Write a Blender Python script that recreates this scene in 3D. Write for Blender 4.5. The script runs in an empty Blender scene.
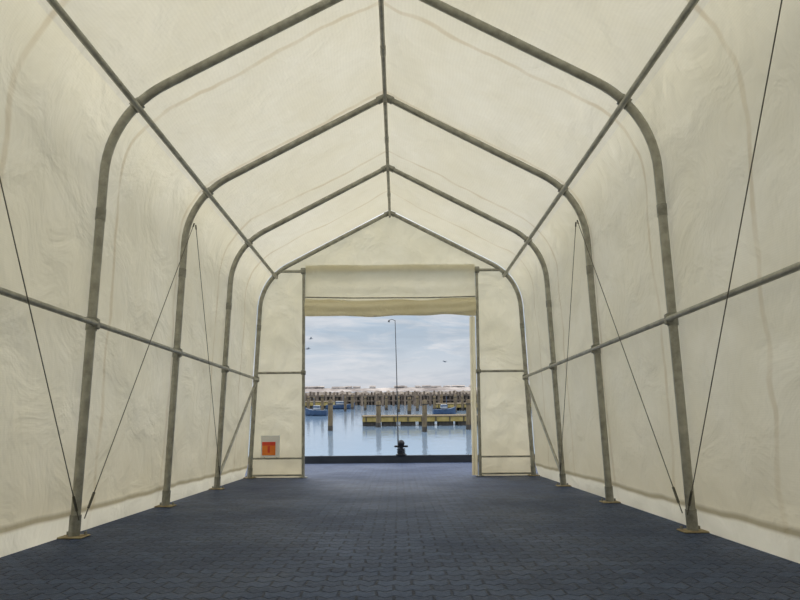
import bpy, math, random
from mathutils import Vector, Matrix, noise
random.seed(4)
scene=bpy.context.scene
try:
    scene.view_settings.view_transform='Standard'
    scene.view_settings.look='None'
except Exception: pass

# ------------------------------------------------------------ dimensions
H=0.957; CX=0.14; FPX=622.0
YD=12.33; SP=2.21
FR=[YD-SP*i for i in range(8)]            # arches, far -> near
FA,FB,FC,F0=FR[3],FR[2],FR[1],FR[4]
YB=FR[-1]
HW=2.79; APEX=5.32; LEAN=.052; SL=.526; RAD=1.05
TILT=math.atan(0.0641)

# ------------------------------------------------------------ helpers
class MB:
    def __init__(s): s.v=[]; s.f=[]; s.m=[]
    def add(s,vs,fs,mi=0):
        o=len(s.v); s.v+=[tuple(v) for v in vs]
        s.f+=[tuple(i+o for i in f) for f in fs]; s.m+=[mi]*len(fs)
    def tube(s,pts,r,n=10,mi=0,cap=True):
        pts=[Vector(p) for p in pts]
        rs=r if isinstance(r,(list,tuple)) else [r]*len(pts)
        vs=[];fs=[]; ref=None
        for i,p in enumerate(pts):
            if i==0: t=pts[1]-pts[0]
            elif i==len(pts)-1: t=pts[-1]-pts[-2]
            else: t=(pts[i+1]-p).normalized()+(p-pts[i-1]).normalized()
            t.normalize()
            if ref is None:
                ref=Vector((0,0,1)) if abs(t.z)<.9 else Vector((0,1,0))
            u=(ref-t*ref.dot(t)).normalized(); ref=u; w=t.cross(u)
            for k in range(n):
                a=2*math.pi*k/n
                vs.append(p+(u*math.cos(a)+w*math.sin(a))*rs[i])
        for i in range(len(pts)-1):
            for k in range(n):
                k2=(k+1)%n
                fs.append((i*n+k,i*n+k2,(i+1)*n+k2,(i+1)*n+k))
        if cap:
            fs.append(tuple(range(n))[::-1]); fs.append(tuple((len(pts)-1)*n+k for k in range(n)))
        s.add(vs,fs,mi)
    def box(s,c,d,mi=0,rot=None,bev=0.0):
        x,y,z=[q/2 for q in d]
        if bev<=0:
            vs=[Vector((a,b,e)) for a in(-x,x) for b in(-y,y) for e in(-z,z)]
            fs=[(0,1,3,2),(4,6,7,5),(0,4,5,1),(2,3,7,6),(0,2,6,4),(1,5,7,3)]
        else:
            b=bev; prof=[(-x+b,-y),(x-b,-y),(x,-y+b),(x,y-b),(x-b,y),(-x+b,y),(-x,y-b),(-x,-y+b)]
            vs=[];fs=[]
            for (sc,zz) in ((1-b/max(x,y),-z),(1,-z+b),(1,z-b),(1-b/max(x,y),z)):
                vs+=[Vector((p[0]*sc,p[1]*sc,zz)) for p in prof]
            for i in range(3):
                for k in range(8):
                    fs.append((i*8+k,i*8+(k+1)%8,(i+1)*8+(k+1)%8,(i+1)*8+k))
            fs.append(tuple(range(8))[::-1]); fs.append(tuple(24+k for k in range(8)))
        if rot: vs=[rot@v for v in vs]
        s.add([v+Vector(c) for v in vs],fs,mi)
    def grid(s,fn,nu,nv,mi=0):
        vs=[fn(i/nu,j/nv) for j in range(nv+1) for i in range(nu+1)]
        fs=[(j*(nu+1)+i,j*(nu+1)+i+1,(j+1)*(nu+1)+i+1,(j+1)*(nu+1)+i) for j in range(nv) for i in range(nu)]
        s.add(vs,fs,mi)
    def obj(s,name,mats,smooth=True,parent=None,xf=None):
        me=bpy.data.meshes.new(name)
        vs=s.v if xf is None else [tuple(xf(Vector(v))) for v in s.v]
        me.from_pydata(vs,[],s.f); 
        for m in (mats if isinstance(mats,(list,tuple)) else [mats]): me.materials.append(m)
        for p,mi in zip(me.polygons,s.m): p.material_index=mi; p.use_smooth=smooth
        me.update()
        if smooth:
            try: me.set_sharp_from_angle(angle=math.radians(42))
            except Exception: pass
        o=bpy.data.objects.new(name,me); scene.collection.objects.link(o)
        if parent: o.parent=parent
        return o
def empty(name):
    e=bpy.data.objects.new(name,None); e.empty_display_size=.2
    scene.collection.objects.link(e); return e

# ------------------------------------------------------------ materials
def newmat(name):
    m=bpy.data.materials.new(name); m.use_nodes=True
    nt=m.node_tree; nt.nodes.clear()
    out=nt.nodes.new('ShaderNodeOutputMaterial')
    return m,nt,nt.nodes,nt.links,out
def math_(nt,op,a,b=None,c=None):
    n=nt.nodes.new('ShaderNodeMath'); n.operation=op
    for i,x in enumerate((a,b,c)):
        if x is None: continue
        if isinstance(x,(int,float)): n.inputs[i].default_value=x
        else: nt.links.new(x,n.inputs[i])
    return n.outputs[0]
def noise_(nt,vec,scale,detail=3,rough=.5,dist=0):
    n=nt.nodes.new('ShaderNodeTexNoise'); n.inputs['Scale'].default_value=scale
    n.inputs['Detail'].default_value=detail; n.inputs['Roughness'].default_value=rough
    n.inputs['Distortion'].default_value=dist
    if vec is not None: nt.links.new(vec,n.inputs['Vector'])
    return n.outputs['Fac']
def mapr(nt,v,a,b,c,d):
    n=nt.nodes.new('ShaderNodeMapRange'); nt.links.new(v,n.inputs[0])
    for i,x in enumerate((a,b,c,d)): n.inputs[i+1].default_value=x
    return n.outputs[0]
def mixc(nt,f,a,b,mode='MIX'):
    n=nt.nodes.new('ShaderNodeMix'); n.data_type='RGBA'; n.blend_type=mode
    if isinstance(f,(int,float)): n.inputs[0].default_value=f
    else: nt.links.new(f,n.inputs[0])
    for i,x in ((6,a),(7,b)):
        if isinstance(x,tuple): n.inputs[i].default_value=(*x[:3],1)
        else: nt.links.new(x,n.inputs[i])
    return n.outputs[2]
def coords(nt,scale=(1,1,1)):
    tc=nt.nodes.new('ShaderNodeTexCoord'); mp=nt.nodes.new('ShaderNodeMapping')
    mp.inputs['Scale'].default_value=scale; nt.links.new(tc.outputs['Object'],mp.inputs[0])
    return mp.outputs[0]
def sepxyz(nt,v):
    s=nt.nodes.new('ShaderNodeSeparateXYZ'); nt.links.new(v,s.inputs[0]); return s.outputs
def bump(nt,h,strength,dist):
    b=nt.nodes.new('ShaderNodeBump'); b.inputs['Strength'].default_value=strength
    b.inputs['Distance'].default_value=dist; nt.links.new(h,b.inputs['Height']); return b.outputs[0]

def fabric(name,col,trans=.5,seams=True,hem=False,stain=.35):
    m,nt,nd,lk,out=newmat(name)
    co=coords(nt); X,Y,Z=sepxyz(nt,co)
    n1=noise_(nt,co,.7,4,.6); n2=noise_(nt,co,5,5,.65)
    c=mixc(nt,mapr(nt,n1,.35,.65,0,1),tuple(x*k for x,k in zip(col,(.93,.915,.86))),col)
    c=mixc(nt,mapr(nt,n2,.35,.7,0,stain),c,tuple(x*k for x,k in zip(col,(.90,.88,.82))))
    w=nd.new('ShaderNodeTexWave'); lk.new(co,w.inputs[0]); w.inputs['Scale'].default_value=18; w.bands_direction='Z'
    w.inputs['Distortion'].default_value=1.5
    c=mixc(nt,math_(nt,'MULTIPLY',w.outputs['Fac'],.04),c,(.3,.28,.2))
    if seams:
        wob=math_(nt,'MULTIPLY',math_(nt,'SUBTRACT',noise_(nt,co,.9,3,.5),.5),.36)
        yy=math_(nt,'ADD',Y,wob)
        t=math_(nt,'ABSOLUTE',math_(nt,'SUBTRACT',math_(nt,'FRACT',math_(nt,'DIVIDE',math_(nt,'SUBTRACT',yy,4.4-17.5),1.75)),.5))
        s=mapr(nt,t,.478,.491,0,1)
        s=math_(nt,'MULTIPLY',s,mapr(nt,noise_(nt,co,2.3,3,.6),.35,.6,.4,1))
        c=mixc(nt,math_(nt,'MULTIPLY',s,.42),c,(.52,.40,.22))
    # grime creeping up from the ground
    gz=math_(nt,'ADD',Z,math_(nt,'MULTIPLY',math_(nt,'SUBTRACT',noise_(nt,co,2.5,4,.6),.5),.5))
    if hem:
        zz=math_(nt,'ADD',Z,math_(nt,'MULTIPLY',math_(nt,'SUBTRACT',noise_(nt,co,1.1,2,.5),.5),.08))
        c=mixc(nt,mapr(nt,gz,.15,1.3,.5,0),c,(.68,.58,.37))
        band=math_(nt,'MULTIPLY',mapr(nt,zz,.175,.205,0,1),mapr(nt,zz,.26,.225,0,1))
        c=mixc(nt,math_(nt,'MULTIPLY',band,.65),c,(.27,.22,.12))
        c=mixc(nt,mapr(nt,zz,.20,.17,0,.5),c,(.93,.90,.77))  # paler skirt: glow of light leaking in at the bottom, put into the colour
    else:
        c=mixc(nt,mapr(nt,gz,.0,.9,.5,0),c,(.60,.51,.32))
    h=noise_(nt,co,1.7,4,.52,.6)
    cs=coords(nt,(.9,1.0,.35)); h2=noise_(nt,cs,6,3,.5,.5)
    nrm=bump(nt,math_(nt,'ADD',h,math_(nt,'MULTIPLY',h2,.18)),.62,.11)
    d=nd.new('ShaderNodeBsdfDiffuse'); t=nd.new('ShaderNodeBsdfTranslucent'); g=nd.new('ShaderNodeBsdfGlossy')
    g.inputs['Roughness'].default_value=.4; g.inputs['Color'].default_value=(.8,.8,.8,1)
    for q in (d,t): lk.new(c,q.inputs['Color'])
    for q in (d,t,g): lk.new(nrm,q.inputs['Normal'])
    mx=nd.new('ShaderNodeMixShader'); mx.inputs[0].default_value=trans
    lk.new(d.outputs[0],mx.inputs[1]); lk.new(t.outputs[0],mx.inputs[2])
    m2=nd.new('ShaderNodeMixShader'); m2.inputs[0].default_value=.04
    lk.new(mx.outputs[0],m2.inputs[1]); lk.new(g.outputs[0],m2.inputs[2])
    lk.new(m2.outputs[0],out.inputs[0])
    return m
def pbr(name,c1,c2,scale=5,rough=.6,metal=0,bs=.2,bd=.02,stretch=(1,1,1)):
    m,nt,nd,lk,out=newmat(name)
    co=coords(nt,stretch); n=noise_(nt,co,scale,5,.6)
    c=mixc(nt,mapr(nt,n,.35,.65,0,1),c1,c2)
    p=nd.new('ShaderNodeBsdfPrincipled'); lk.new(c,p.inputs['Base Color'])
    p.inputs['Roughness'].default_value=rough; p.inputs['Metallic'].default_value=metal
    lk.new(bump(nt,n,bs,bd),p.inputs['Normal']); lk.new(p.outputs[0],out.inputs[0])
    return m
M_cover=fabric('pvc_cover_cream',(.85,.80,.635),.53,True,True)
M_roof=fabric('pvc_roof_cream',(.845,.81,.685),.43,True,False)
M_end=fabric('pvc_end_cream',(.86,.805,.63),.56,False,False)
M_curt=fabric('pvc_curtain_cream',(.88,.83,.66),.50,False,False,.4)
M_steel=pbr('galvanised_steel',(.28,.275,.235),(.44,.435,.38),9,.42,.25,.1,.01)
M_clamp=pbr('clamp_steel',(.22,.22,.19),(.35,.35,.31),14,.5,.4)
M_plate=pbr('rusty_base_plate',(.28,.21,.12),(.42,.36,.22),12,.75,.2)
M_cable=pbr('wire_cable',(.10,.10,.08),(.17,.16,.13),20,.5,.5)
M_kerb=pbr('wet_timber_kerb',(.010,.014,.022),(.022,.028,.04),6,.8,0,.3,.02,(.3,1,1))
M_iron=pbr('black_iron',(.008,.009,.012),(.02,.02,.025),12,.5,.3)
M_mast=pbr('mast_grey_paint',(.05,.055,.06),(.08,.085,.09),12,.5,.2)
M_pile=pbr('weathered_timber_pile',(.11,.08,.045),(.22,.17,.10),3,.85,0,.4,.03,(3,3,.6))
M_piledk=pbr('wet_timber_dark',(.03,.028,.025),(.07,.06,.05),3,.8,0,.4,.03,(3,3,.6))
M_break=pbr('breakwater_timber',(.08,.06,.05),(.24,.19,.14),1.2,.9,0,.4,.05,(2,2,.5))
M_rock=pbr('breakwater_rock',(.12,.10,.09),(.26,.22,.18),.9,.95,0,.6,.2)
M_deck=pbr('pontoon_ochre',(.30,.22,.06),(.44,.34,.12),2,.8)
M_white=pbr('white_paint',(.88,.89,.89),(.94,.94,.93),8,.5)
M_hull=pbr('boat_hull_blue',(.03,.06,.13),(.05,.10,.19),3,.5)
M_cab=pbr('boat_cabin_grey',(.30,.33,.37),(.45,.48,.5),3,.5)
M_orange=pbr('sign_orange',(.95,.22,.03),(.98,.30,.05),6,.6)
M_red=pbr('sign_red',(.80,.06,.03),(.85,.09,.04),6,.6)
M_hill=pbr('distant_shore',(.20,.17,.16),(.52,.47,.44),.05,1.0,0,.2,.3,(1,.3,3))
M_house=pbr('shore_house_wall',(.30,.28,.27),(.50,.47,.45),.05,1.0)
M_conc=pbr('quay_concrete',(.05,.05,.055),(.09,.09,.09),2,.9)
M_gull=pbr('gull_feather',(.15,.16,.18),(.35,.36,.38),12,.8)

def floormat():
    m,nt,nd,lk,out=newmat('blue_grey_pavers')
    co=coords(nt); X,Y,Z=sepxyz(nt,co)
    zig=math_(nt,'MULTIPLY',math_(nt,'SUBTRACT',math_(nt,'PINGPONG',X,.055),.0275),.85)
    yy=math_(nt,'ADD',math_(nt,'ADD',Y,zig),math_(nt,'MULTIPLY',math_(nt,'SUBTRACT',noise_(nt,co,5,2,.5),.5),.04))
    xx=math_(nt,'ADD',X,math_(nt,'MULTIPLY',math_(nt,'SUBTRACT',noise_(nt,co,4,2,.5),.5),.05))
    cb=nd.new('ShaderNodeCombineXYZ'); lk.new(xx,cb.inputs[0]); lk.new(yy,cb.inputs[1])
    b=nd.new('ShaderNodeTexBrick'); lk.new(cb.outputs[0],b.inputs[0])
    b.inputs['Scale'].default_value=1; b.inputs['Brick Width'].default_value=.22; b.inputs['Row Height'].default_value=.125
    b.inputs['Mortar Size'].default_value=.012; b.inputs['Mortar Smooth'].default_value=.8
    b.inputs['Color1'].default_value=(.030,.052,.115,1); b.inputs['Color2'].default_value=(.058,.091,.18,1)
    b.inputs['Mortar'].default_value=(.013,.022,.052,1)
    big=noise_(nt,co,.55,4,.6); sm=noise_(nt,co,30,4,.75); md=noise_(nt,co,7,4,.6)
    c=mixc(nt,mapr(nt,big,.4,.75,0,.5),b.outputs['Color'],(.018,.031,.072))
    c=mixc(nt,mapr(nt,md,.5,.7,0,.45),c,(.014,.024,.055))
    c=mixc(nt,mapr(nt,sm,.48,.70,0,.6),c,(.11,.15,.25))
    d=nd.new('ShaderNodeBsdfPrincipled'); lk.new(c,d.inputs['Base Color'])
    lk.new(mapr(nt,big,.3,.7,.42,.65),d.inputs['Roughness'])
    d.inputs['Specular IOR Level'].default_value=.2
    hh=math_(nt,'ADD',math_(nt,'MULTIPLY',b.outputs['Fac'],-1),math_(nt,'MULTIPLY',sm,.9))
    lk.new(bump(nt,hh,.8,.014),d.inputs['Normal']); lk.new(d.outputs[0],out.inputs[0])
    return m
M_floor=floormat()
def watermat():
    m,nt,nd,lk,out=newmat('harbour_water')
    co=coords(nt,(1,.55,1)); n=noise_(nt,co,1.6,4,.6,.3); n2=noise_(nt,co,.12,3,.5)
    p=nd.new('ShaderNodeBsdfPrincipled')
    lk.new(mixc(nt,n2,(.17,.26,.38),(.24,.34,.46)),p.inputs['Base Color'])
    p.inputs['Roughness'].default_value=.08; p.inputs['IOR'].default_value=1.33
    lk.new(bump(nt,n,.35,.05),p.inputs['Normal']); lk.new(p.outputs[0],out.inputs[0]); return m
M_water=watermat()

# ------------------------------------------------------------ arch profile
ang=math.atan(SL); lea=math.atan(LEAN)
turn=math.pi/2-ang-lea; TL=RAD*math.tan(turn/2)
cz_=(APEX-SL*HW)/(1-SL*LEAN); cx_=HW-LEAN*cz_
legd=(-math.sin(lea),math.cos(lea))
def profile(off=0.0,n_leg=14,n_arc=10,n_roof=12):
    nx,nz=math.cos(lea),math.sin(lea)
    sx,sz=cx_-legd[0]*TL,cz_-legd[1]*TL
    ccx,ccz=sx-nx*RAD,sz-nz*RAD
    pts=[]
    bx=HW+off/nx; ex,ez=sx+nx*off,sz+nz*off
    for i in range(n_leg): pts.append((bx+(ex-bx)*i/n_leg,ez*i/n_leg))
    for i in range(n_arc+1):
        a=lea+turn*i/n_arc; pts.append((ccx+(RAD+off)*math.cos(a),ccz+(RAD+off)*math.sin(a)))
    x0,z0=pts[-1]; ze=APEX+off/math.cos(ang)
    for i in range(1,n_roof+1): pts.append((x0*(1-i/n_roof),z0+(ze-z0)*i/n_roof))
    return pts
P0=profile(0,2,12,2)
def legx(z): return HW-LEAN*z
def at_x(x):
    for a,b in zip(P0[2:],P0[3:]):
        if b[0]<=x<=a[0] and a[0]!=b[0]: return a[1]+(b[1]-a[1])*(a[0]-x)/(a[0]-b[0])
    return APEX
EX=2.32; EZ=at_x(EX)
RZ=1.94

# ------------------------------------------------------------ tent frame
frame=empty('steel_tent_frame')
for i,y in enumerate(FR):
    mb=MB(); r=.042
    full=[( x,y,z) for x,z in P0]+[(-x,y,z) for x,z in P0[::-1][1:]]
    mb.tube(full,r,14)
    for s in(-1,1):
        mb.box((s*HW,y,.008),(.22,.18,.016),2,bev=.006)
        mb.tube([(s*HW,y,.012),(s*legx(.2),y,.20)],.050,14,1)
        for bx in(-.08,.08):
            mb.tube([(s*HW+bx,y+.05,.014),(s*HW+bx,y+.05,.045)],.012,6,1)
        mb.tube([(s*legx(2.92),y,2.92),(s*legx(3.03),y,3.03)],.046,14,1)
        mb.tube([(s*(EX+.04),y,EZ-.03),(s*(EX-.04),y,EZ+.03)],.054,14,1)
        mb.tube([(s*legx(RZ-.06),y,RZ-.06),(s*legx(RZ+.06),y,RZ+.06)],.050,14,1)
        mb.box((s*(legx(RZ)-.045),y,RZ),(.05,.05,.10),1,bev=.008)
    mb.tube([(-.10,y,APEX-.05),(0,y,APEX),(.10,y,APEX-.05)],.050,14,1)
    mb.tube([(0,y,APEX-.02),(0,y,APEX-.10)],.02,8,1)
    mb.obj('arch_%d'%(i+1),[M_steel,M_clamp,M_plate],parent=frame)
y0,y1=YB,YD
mb=MB()
mb.tube([(0,y0,APEX-.055),(0,y1,APEX-.055)],.027,12)
for s in(-1,1): mb.tube([(s*EX*.985,y0,EZ-.05),(s*EX*.985,y1,EZ-.05)],.029,12)
for y in [(a+b)/2 for a,b in zip(FR,FR[1:])]:
    mb.tube([(0,y-.08,APEX-.055),(0,y+.08,APEX-.055)],.033,12)
mb.obj('roof_purlins',[M_steel],parent=frame)
mb=MB()
for s in(-1,1):
    mb.tube([(s*(legx(RZ)-.045),y0,RZ),(s*(legx(RZ)-.045),y1,RZ)],.026,12)
    mb.tube([(s*(HW-.01),FC,.16),(s*(legx(RZ)-.01),YD-.03,RZ-.05)],.024,12)
    mb.tube([(s*(legx(RZ)-.01),YB+.03,RZ-.05),(s*(HW-.01),FR[-2],.16)],.024,12)
mb.obj('side_rails',[M_steel],parent=frame)
mb=MB()
def cable(a,b):
    a=Vector(a);b=Vector(b); mb.tube([a,b],.0045,6)
    d=(a-b).normalized()
    mb.tube([b,b+d*.10,b+d*.105,b+d*.26,b+d*.265,b+d*.34],[.005,.005,.012,.012,.005,.005],8)
    mb.tube([a,a-d*.06],.010,8)
for s in(-1,1):
    for yt in (F0,FB,FR[6]):
        k=FR.index(yt)
        for kb in(k-1,k+1):
            if 0<kb<len(FR):
                yb=FR[kb]; sg=1 if yb>yt else -1
                cable((s*(legx(3.6)-.12),yt+sg*.03,3.62),(s*(HW-.065),yb-sg*.05,.16))
mb.obj('bracing_cables',[M_cable],parent=frame)

# ------------------------------------------------------------ cover
def disp(y,z,x):
    ph=((y-FR[0])/SP)%1.0
    b=math.sin(math.pi*ph)**.7
    w=noise.noise(Vector((x*.9,y*1.0,z*.9)))*.5+noise.noise(Vector((x*2.2,y*2.4,z*2.2+7)))*.22+noise.noise(Vector((x*1.5,y*5,z*.6)))*.14
    cr=math.sin((z*1.3+abs(x)*.6)*5+y*4+3*noise.noise(Vector((x,y*.7,z*.5))))*.005
    return b*(.066*w+.018+cr)+.004*w
OFF=.060
pr=profile(OFF,46,16,48)
ARC=46+10
def cover_strip(name,idx,mat):
    """idx: list of (side, profile index)"""
    mb=MB(); ny=210; n=len(idx)-1
    def fn(u,v):
        y=YB-.02+(YD+.04-YB)*v
        sx,k=idx[min(int(u*n+1e-6),n)]; x,z=pr[k]
        a=pr[max(k-1,0)]; b=pr[min(k+1,len(pr)-1)]; tx,tz=b[0]-a[0],b[1]-a[1]; L=math.hypot(tx,tz)
        nx,nz=tz/L,-tx/L
        if k==len(pr)-1: nx,nz=0,1
        x*=sx; nx*=sx
        d=max(disp(y,z,x),-.012)
        if z<.03: d=0
        sk=max(0,.24-z)/.24*.05 if z<.24 else 0
        fold=.014*math.sin(y*9+3*noise.noise(Vector((y,z*2,x))))*(1-abs(z-.3)/.3) if .02<z<.6 else 0
        return (x+nx*d+sx*(sk+max(fold,-.01)),y,z+nz*d)
    mb.grid(fn,n,ny)
    return mb.obj(name,mat)
cover_strip('wall_right',[(1,k) for k in range(ARC+1)],M_cover)
cover_strip('wall_left',[(-1,k) for k in range(ARC+1)],M_cover)
cover_strip('ceiling',[(1,k) for k in range(ARC,len(pr))]+[(-1,k) for k in range(len(pr)-2,ARC-1,-1)],M_roof)

# ------------------------------------------------------------ end walls
JX=1.74; TZ=4.12
def roofz(x):
    x=abs(x)
    for a,b in zip(pr[46:],pr[47:]):
        if b[0]<=x<=a[0] and abs(a[0]-b[0])>1e-6: return a[1]+(b[1]-a[1])*(a[0]-x)/(a[0]-b[0])
    return 3.4
def halfw(z):
    for a,b in zip(pr,pr[1:]):
        if a[1]<=z<=b[1]: return a[0]+(b[0]-a[0])*(z-a[1])/(b[1]-a[1])
    return HW
def ew(x,z,a=.04):
    return a*(noise.noise(Vector((x*2.2,z*1.1,1)))+.6*noise.noise(Vector((x*5,z*3,4)))) 
mb=MB(); YW=YD+.08
for s in(-1,1):
    def fn(u,v,s=s):
        z=TZ*v; hw=halfw(z)-.005; x=JX+(hw-JX)*u
        return (s*x,YW+ew(s*x,z),z)
    mb.grid(fn,24,70)
def fn(u,v):
    hw=halfw(TZ)-.01; x=-hw+2*hw*u; zt=roofz(x)-.01; z=TZ+(zt-TZ)*v
    return (x,YW+ew(x,z),z)
mb.grid(fn,60,16)
mb.obj('wall_back',M_end)
mb=MB(); YF=YB-.08
def fn(u,v):
    z=(APEX+.04)*v; hw=halfw(z) if v<.999 else .02; x=-hw+2*hw*u
    return (x,YF+ew(x,z),z)
mb.grid(fn,30,60); mb.obj('wall_front',M_end)

mb=MB()
for s in(-1,1):
    mb.tube([(s*JX,YD,0),(s*JX,YD,TZ+.02)],.032,12)
    mb.box((s*JX,YD,.008),(.16,.14,.016),1,bev=.005)
    mb.tube([(s*(JX+.03),YD,2.07),(s*(legx(2.07)-.02),YD,2.07)],.024,10)
    mb.tube([(s*(JX+.03),YD,.38),(s*(legx(.38)-.02),YD,.38)],.018,10)
    mb.tube([(s*(JX+.03),YD,.05),(s*(HW-.03),YD,.05)],.018,10)
    mb.box((s*JX,YD-.01,TZ),(.11,.09,.12),1,bev=.01)
    mb.box((s*JX,YD-.01,2.07),(.09,.08,.09),1,bev=.01)
hw=halfw(TZ)-.08
mb.tube([(-hw,YD,TZ),(hw,YD,TZ)],.030,12)
mb.obj('end_wall_posts',[M_steel,M_clamp],parent=frame)

# rolled-up door curtain
mb=MB()
def fn(u,v):
    x=-JX+.045+(2*JX-.09)*u; z=TZ+.10-(TZ+.10-3.45)*v
    sag=.03*math.sin(math.pi*u)*v
    return (x,YD-.065-.06*v+.028*noise.noise(Vector((x*1.3,z*4,2)))+.04*v*noise.noise(Vector((x*3,z*3,9)))+.012*math.sin(z*22+2*noise.noise(Vector((x*.8,z,0)))),z-sag)
mb.grid(fn,90,26)
def roll(u,v):
    x=-JX+.05+(2*JX-.10)*u; a=2*math.pi*v
    rz=.150+.045*noise.noise(Vector((x*1.5,a*.4,5))); ry=.09+.025*noise.noise(Vector((x*2.3,2,a*.5)))
    ripple=.020*math.sin(a*5+x*1.8+4*noise.noise(Vector((x*.9,0,a*.2))))
    sag=.03*math.sin(math.pi*u)+.03*noise.noise(Vector((x*1.1,8,0)))
    return (x,YD-.14+(ry+ripple)*math.cos(a),3.36-sag+(rz+ripple)*math.sin(a))
mb.grid(roll,100,40)
for e_ in (0,1):
    mb.add([roll(e_,k/24) for k in range(24)],[tuple(range(24))])
mb.tube([(-JX+.05,YD-.15,3.56),(-.8,YD-.155,3.535),(.8,YD-.155,3.53),(JX-.05,YD-.15,3.55)],.013,8,1)
mb.obj('door_curtain',[M_curt,M_clamp])
mb=MB()
def flap(u,v):
    z=.02+3.15*v; x=1.575+.115*u
    return (x+.01*noise.noise(Vector((z,3,0))),YD-.045+.03*math.sin(u*9+1.2*noise.noise(Vector((z*.8,u,1)))),z)
mb.grid(flap,18,60)
mb.obj('door_side_flap',M_curt)

mb=MB(); SX,SY,SZ=-2.38,YD-.035,.62
mb.box((SX,SY,SZ),(.37,.014,.42),0,bev=.004)
mb.box((SX-.03,SY-.009,SZ-.045),(.26,.006,.26),1)
mb.box((SX-.03,SY-.0125,SZ+.05),(.26,.005,.07),2)
mb.box((SX-.03,SY-.0125,SZ-.06),(.045,.005,.13),2)
for z_ in (-.205,.205): mb.tube([(SX-.185,SY-.004,SZ+z_),(SX+.185,SY-.004,SZ+z_)],.007,8,0)
for s in(-1,1): mb.tube([(SX+s*.12,SY,SZ-.19),(SX+s*.12,SY+.03,SZ-.235)],.008,6,3)
mb.obj('wall_sign',[M_white,M_orange,M_red,M_clamp],smooth=False)

# ------------------------------------------------------------ floor / quay
QY=17.2
mb=MB()
mb.add([(-30,-12,0),(30,-12,0),(30,QY,0),(-30,QY,0)],[(0,1,2,3)])
mb.obj('floor',M_floor,smooth=False)
mb=MB(); x=-33
while x<30:
    mb.box((x+3,QY+.14,.1),(5.985,.28,.20),bev=.015); x+=6
for x in range(-29,30,3): mb.tube([(x,QY+.14,.19),(x,QY+.14,.212)],.03,8)
mb.obj('quay_kerb',M_kerb,smooth=False)
mb=MB(); mb.box((0,QY+.15,-1.4),(60,.30,2.80)); mb.obj('quay_edge',M_conc,smooth=False)
mb=MB(); bx=.21; by=QY+.10; z0=.2
prof=[(0,.15),(.03,.15),(.05,.09),(.14,.065),(.24,.06),(.29,.085),(.33,.10),(.38,.085),(.42,.045),(.43,.01)]
mb.tube([(bx,by,z0+h) for h,_ in prof],[r for _,r in prof],18)
mb.tube([(bx-.19,by,z0+.25),(bx-.17,by,z0+.25),(bx+.17,by,z0+.25),(bx+.19,by,z0+.25)],[.015,.03,.03,.015],12)
mb.tube([(bx+.105*math.cos(a),by+.10*math.sin(a),z0+.055+.007*a) for a in [k*.35 for k in range(54)]],.015,6,1)
mb.obj('mooring_bollard',[M_iron,M_kerb])
mb=MB(); my=QY+.235; mx=.10; top=4.0
mb.tube([(mx+.03,my,.20),(mx+.02,my,1.0),(mx-.0,my,2.6),(mx-.03,my,top)],[.020,.016,.012,.009],8)
mb.tube([(mx-.03,my,top-.01),(mx-.12,my,top+.03),(mx-.20,my,top)],.009,8)
mb.tube([(mx-.20,my,top),(mx-.21,my,top-.05)],[.02,.032],10)
mb.tube([(mx+.03,my,.20),(mx+.03,my,.24)],.035,10)
mb.obj('quay_light_mast',[M_mast])

# ------------------------------------------------------------ harbour (lies level while the quay ramps down)
ct,st=math.cos(TILT),math.sin(TILT)
EH=3.0
def T(p):
    e=p.z-EH
    return Vector((CX+p.x, ct*p.y-st*e, H+st*p.y+ct*e))
def px(u,D): return (u-398)*D/FPX
mb=MB(); mb.grid(lambda u,v:(-700+1400*u,17.5+1400*v*v,0),8,24)
mb.obj('harbour_water',M_water,smooth=False,xf=T)

def post(u,vt,vb,w=6,name='mooring_post'):
    D=FPX*EH/(vb-388); h=(vb-vt)*D/FPX; r=w/2*D/FPX; x=px(u,D)
    m=MB()
    m.tube([(x,D,-1.2),(x,D,.35),(x,D,.36)],[r*1.04,r*1.02,r],12,1,cap=False)
    m.tube([(x,D,.36),(x+.02,D,h*.6),(x+.01,D,h-.06),(x,D,h)],[r,r*.97,r*.93,r*.7],12,0)
    m.tube([(x,D,h-.35),(x,D,h-.27)],r*1.06,12,1)
    m.obj(name,[M_pile,M_piledk],xf=T)
for u,vt,vb,w in [(330,399,430,5),(378,401,427,5),(424,400,432,5),(468,400,430,5),(308,395,412,3),(322,394,413,3),(314,396,410,2.5),
                  (345,396,411,2.5),(352,395,409,3),(365,396,410,2.5),(386,396,410,3),(398,396,412,3),(409,397,414,4),(417,396,411,3),(434,396,411,3),(441,395,410,3),(455,395,413,3),(462,396,411,2.5),(290,399,428,5),(505,400,430,5)]:
    post(u,vt,vb,w)

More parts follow.
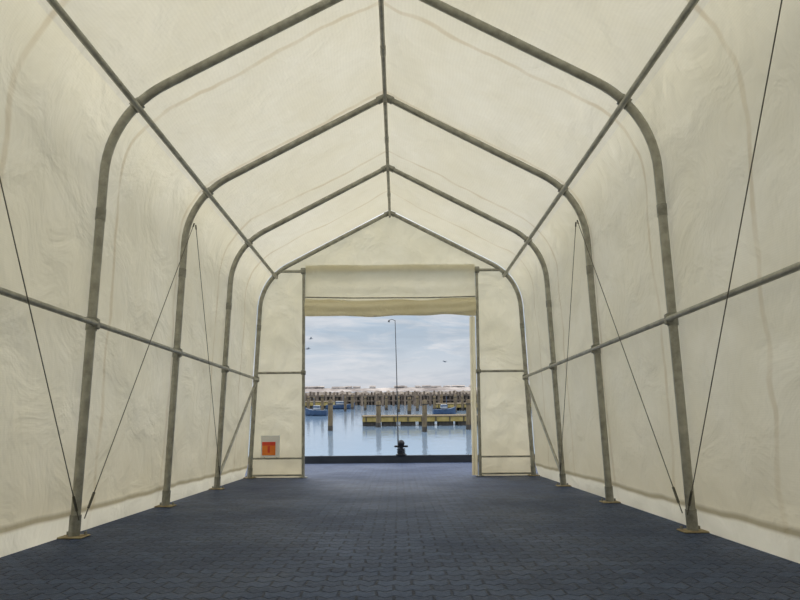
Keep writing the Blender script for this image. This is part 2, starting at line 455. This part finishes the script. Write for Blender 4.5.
def pontoon(u0,u1,vb,vt,depth,name):
    D=FPX*EH/(vb-388); x0,x1=px(u0,D),px(u1,D); h=(vb-vt)*D/FPX
    m=MB(); cx=(x0+x1)/2; L=x1-x0
    m.box((cx,D+depth/2,h*.68),(L,depth,h*.5),0,bev=.05)
    m.box((cx,D+depth/2,h*.96),(L+.1,depth+.1,h*.10),1)
    k=x0+.6
    while k<x1:
        m.box((k,D+depth/2,h*.2),(1.2,depth*.9,h*.75),2,bev=.08); k+=1.5
    k=x0+.3
    while k<x1:
        m.box((k,D-.04,h*.7),(.08,.08,h*.45),2); k+=1.1
    m.obj(name,[M_deck,M_pile,M_piledk],xf=T,smooth=False)
pontoon(362,520,426,416,2.2,'floating_pontoon')
pontoon(268,332,408,401,4,'floating_pontoon')
pontoon(436,560,411,404,4,'floating_pontoon')
def boat(u,vb,L,ang_,name='moored_boat'):
    D=FPX*EH/(vb-388); m=MB(); R=Matrix.Rotation(ang_,3,'Z'); c=Vector((px(u,D),D,0))
    secs=[(-.5,.36,.62),(-.3,.46,.60),(0,.5,.60),(.25,.42,.68),(.42,.2,.80),(.5,.02,.92)]
    vs=[];fs=[]
    for t,w,h in secs:
        B=L*.34
        for (a,z) in ((-w,h),(-w*.8,.15),(0,-.2),(w*.8,.15),(w,h)): vs.append(c+R@Vector((t*L,a*B,z)))
    for i in range(5):
        for k in range(4): fs.append((i*5+k,i*5+k+1,i*5+k+6,i*5+k+5))
        fs.append((i*5+4,i*5,i*5+5,i*5+9))
    fs.append((0,1,2,3,4)); m.add(vs,fs,0)
    m.box(c+R@Vector((-.02*L,0,.9)),(L*.28,L*.2,.5),1,rot=R,bev=.08)
    m.box(c+R@Vector((-.02*L,0,1.0)),(L*.285,L*.205,.16),0,rot=R)
    m.tube([c+R@Vector((.1*L,0,.6)),c+R@Vector((.1*L,0,2.0))],.03,6,0)
    m.obj(name,[M_hull,M_cab],xf=T,smooth=False)
boat(340,408.5,4.2,.1); boat(316,415,2.6,2.9); boat(444,415,2.6,.2)

mb=MB(); D=112; x=-70
while x<75:
    h=2.2+random.uniform(-.30,.30); r=random.uniform(.15,.25)
    mb.tube([(x,D+random.uniform(-.1,.1),-1),(x+random.uniform(-.04,.04),D,h)],[r,r*.9],7,0)
    x+=random.uniform(.5,.85)
mb.box((2,D-.25,1.65),(145,.18,.24),0); mb.box((2,D-.25,.75),(145,.18,.24),0)
mb.box((2,D+1.0,.6),(145,1.2,2.4),1)
mb.obj('breakwater_palisade',[M_break,M_piledk],xf=T,smooth=False)
mb=MB()
def fn(u,v):
    x=-85+175*u; a=math.pi*v; yy=D+6-3.9*math.cos(a)
    z=-.5+2.8*math.sin(a)+.4*noise.noise(Vector((x*.9,v*6,0)))+.25*noise.noise(Vector((x*2.5,v*9,3)))
    return (x,yy,z)
mb.grid(fn,360,10); mb.obj('breakwater_rubble',M_rock,xf=T,smooth=False)
mb=MB()
for k in range(30):
    x=-24+k*1.65+random.uniform(-.5,.5); d=D-7+random.uniform(-2,2); h=random.uniform(1.6,2.6)
    mb.tube([(x,d,-1),(x,d,h-.1),(x,d,h)],[.2,.18,.1],8,0)
mb.obj('harbour_pile_row',[M_break],xf=T)
mb=MB(); DS=620
def shoreh(x): return 3.4+.8*noise.noise(Vector((x*.012,0,0)))+.7*noise.noise(Vector((x*.05,4,0)))+.5*noise.noise(Vector((x*.25,9,0)))
def fn(u,v):
    x=-420+840*u
    return (x,DS+30*v,-.5+(shoreh(x)+.5)*math.sin(math.pi*min(v,.5)))
mb.grid(fn,400,6)
for k in range(34):   # low waterfront houses with pitched roofs
    x=random.uniform(-110,90); wd=random.uniform(4,9); hh=random.uniform(1.6,2.6); yy=DS+14; zb=2.2
    mb.box((x,yy,zb+hh/2),(wd,5,hh),1)
    a,b,c_=x-wd/2-.3,x+wd/2+.3,zb+hh
    mb.add([(a,yy-2.8,c_),(b,yy-2.8,c_),(b,yy+2.8,c_),(a,yy+2.8,c_),(a,yy,c_+1.1),(b,yy,c_+1.1)],[(0,1,5,4),(2,3,4,5),(0,4,3),(1,2,5)],0)
mb.obj('distant_shore',[M_hill,M_house],xf=T,smooth=False)

def gull(u,v,D,yaw,flapz):
    z=EH-(v-388)*D/FPX; c=Vector((px(u,D),D,z)); R=Matrix.Rotation(yaw,3,'Z'); m=MB()
    body=[(-.26,0),(-.18,.035),(-.05,.065),(.08,.06),(.15,.035),(.19,.04),(.23,.028),(.27,.01),(.30,.004)]
    m.tube([c+R@Vector((t,0,.02*math.sin(t*6))) for t,_ in body],[max(r,.004) for _,r in body],10)
    for s in(-1,1):
        vs=[c+R@Vector(p) for p in [(.08,s*.03,.02),(-.08,s*.03,.02),(.12,s*.30,.02+flapz),(-.03,s*.32,.02+flapz),(.02,s*.62,.02+flapz*.6),(-.04,s*.60,.02+flapz*.6)]]
        m.add(vs,[(0,1,3,2),(2,3,5,4)])
    m.add([c+R@Vector(p) for p in [(-.22,-.02,0),(-.22,.02,0),(-.36,.07,0),(-.36,-.07,0)]],[(0,1,2,3)])
    m.obj('flying_gull',M_gull,xf=T)
gull(308,348,60,.4,.12); gull(311,338,75,.2,.2); gull(445,362,70,2.6,.1)

# ------------------------------------------------------------ world
w=bpy.data.worlds.new('overcast_sky'); scene.world=w; w.use_nodes=True
nt=w.node_tree; nt.nodes.clear(); lk=nt.links
out=nt.nodes.new('ShaderNodeOutputWorld'); bg=nt.nodes.new('ShaderNodeBackground')
tc=nt.nodes.new('ShaderNodeTexCoord'); X,Y,Z=sepxyz(nt,tc.outputs['Generated'])
mp=nt.nodes.new('ShaderNodeMapping'); mp.inputs['Scale'].default_value=(1,1,6); lk.new(tc.outputs['Generated'],mp.inputs[0])
cl=noise_(nt,mp.outputs[0],7.5,6,.62,.5)
mp2=nt.nodes.new('ShaderNodeMapping'); mp2.inputs['Scale'].default_value=(1,1,5); mp2.inputs['Location'].default_value=(3,1,2); lk.new(tc.outputs['Generated'],mp2.inputs[0])
cl2=noise_(nt,mp2.outputs[0],5,5,.6,.3)
r=nt.nodes.new('ShaderNodeValToRGB'); lk.new(Z,r.inputs[0])
e=r.color_ramp.elements
e[0].position=0.0; e[0].color=(.25,.27,.30,1)
e[1].position=.06; e[1].color=(.72,.71,.73,1)
for p,c in ((.10,(.60,.65,.71)),(.16,(.46,.56,.67)),(.24,(.57,.65,.73)),(.45,(1,.98,.95))):
    q=e.new(p); q.color=(*c,1)
cloud=mixc(nt,mapr(nt,cl,.45,.60,0,.7),r.outputs[0],(.74,.75,.78))
cloud=mixc(nt,mapr(nt,cl2,.46,.64,0,.6),cloud,(.39,.46,.54))
st_=nt.nodes.new('ShaderNodeMapRange'); lk.new(Z,st_.inputs[0])
for i,x in enumerate((.2,.75,1.0,2.25)): st_.inputs[i+1].default_value=x
lk.new(cloud,bg.inputs[0]); lk.new(st_.outputs[0],bg.inputs[1]); lk.new(bg.outputs[0],out.inputs[0])

sd=bpy.data.lights.new('hazy_sun','SUN'); sd.energy=1.0; sd.angle=math.radians(25); sd.color=(1,.95,.86)
so=bpy.data.objects.new('hazy_sun',sd); scene.collection.objects.link(so)
so.rotation_euler=(math.radians(-40),math.radians(-22),0); so.location=(5,5,15)

# ------------------------------------------------------------ camera
cd=bpy.data.cameras.new('camera'); cam=bpy.data.objects.new('camera',cd); scene.collection.objects.link(cam)
cd.sensor_width=36; cd.lens=36*FPX/800; cd.clip_end=3000; cd.clip_start=.05
cd.shift_y=79/800
Rm=Matrix.Rotation(math.radians(-.18),4,'Z')@Matrix.Rotation(math.pi/2+math.radians(4.5),4,'X')@Matrix.Rotation(math.radians(-.5),4,'Z')
cam.matrix_world=Matrix.Translation((CX,0,H))@Rm
scene.camera=cam
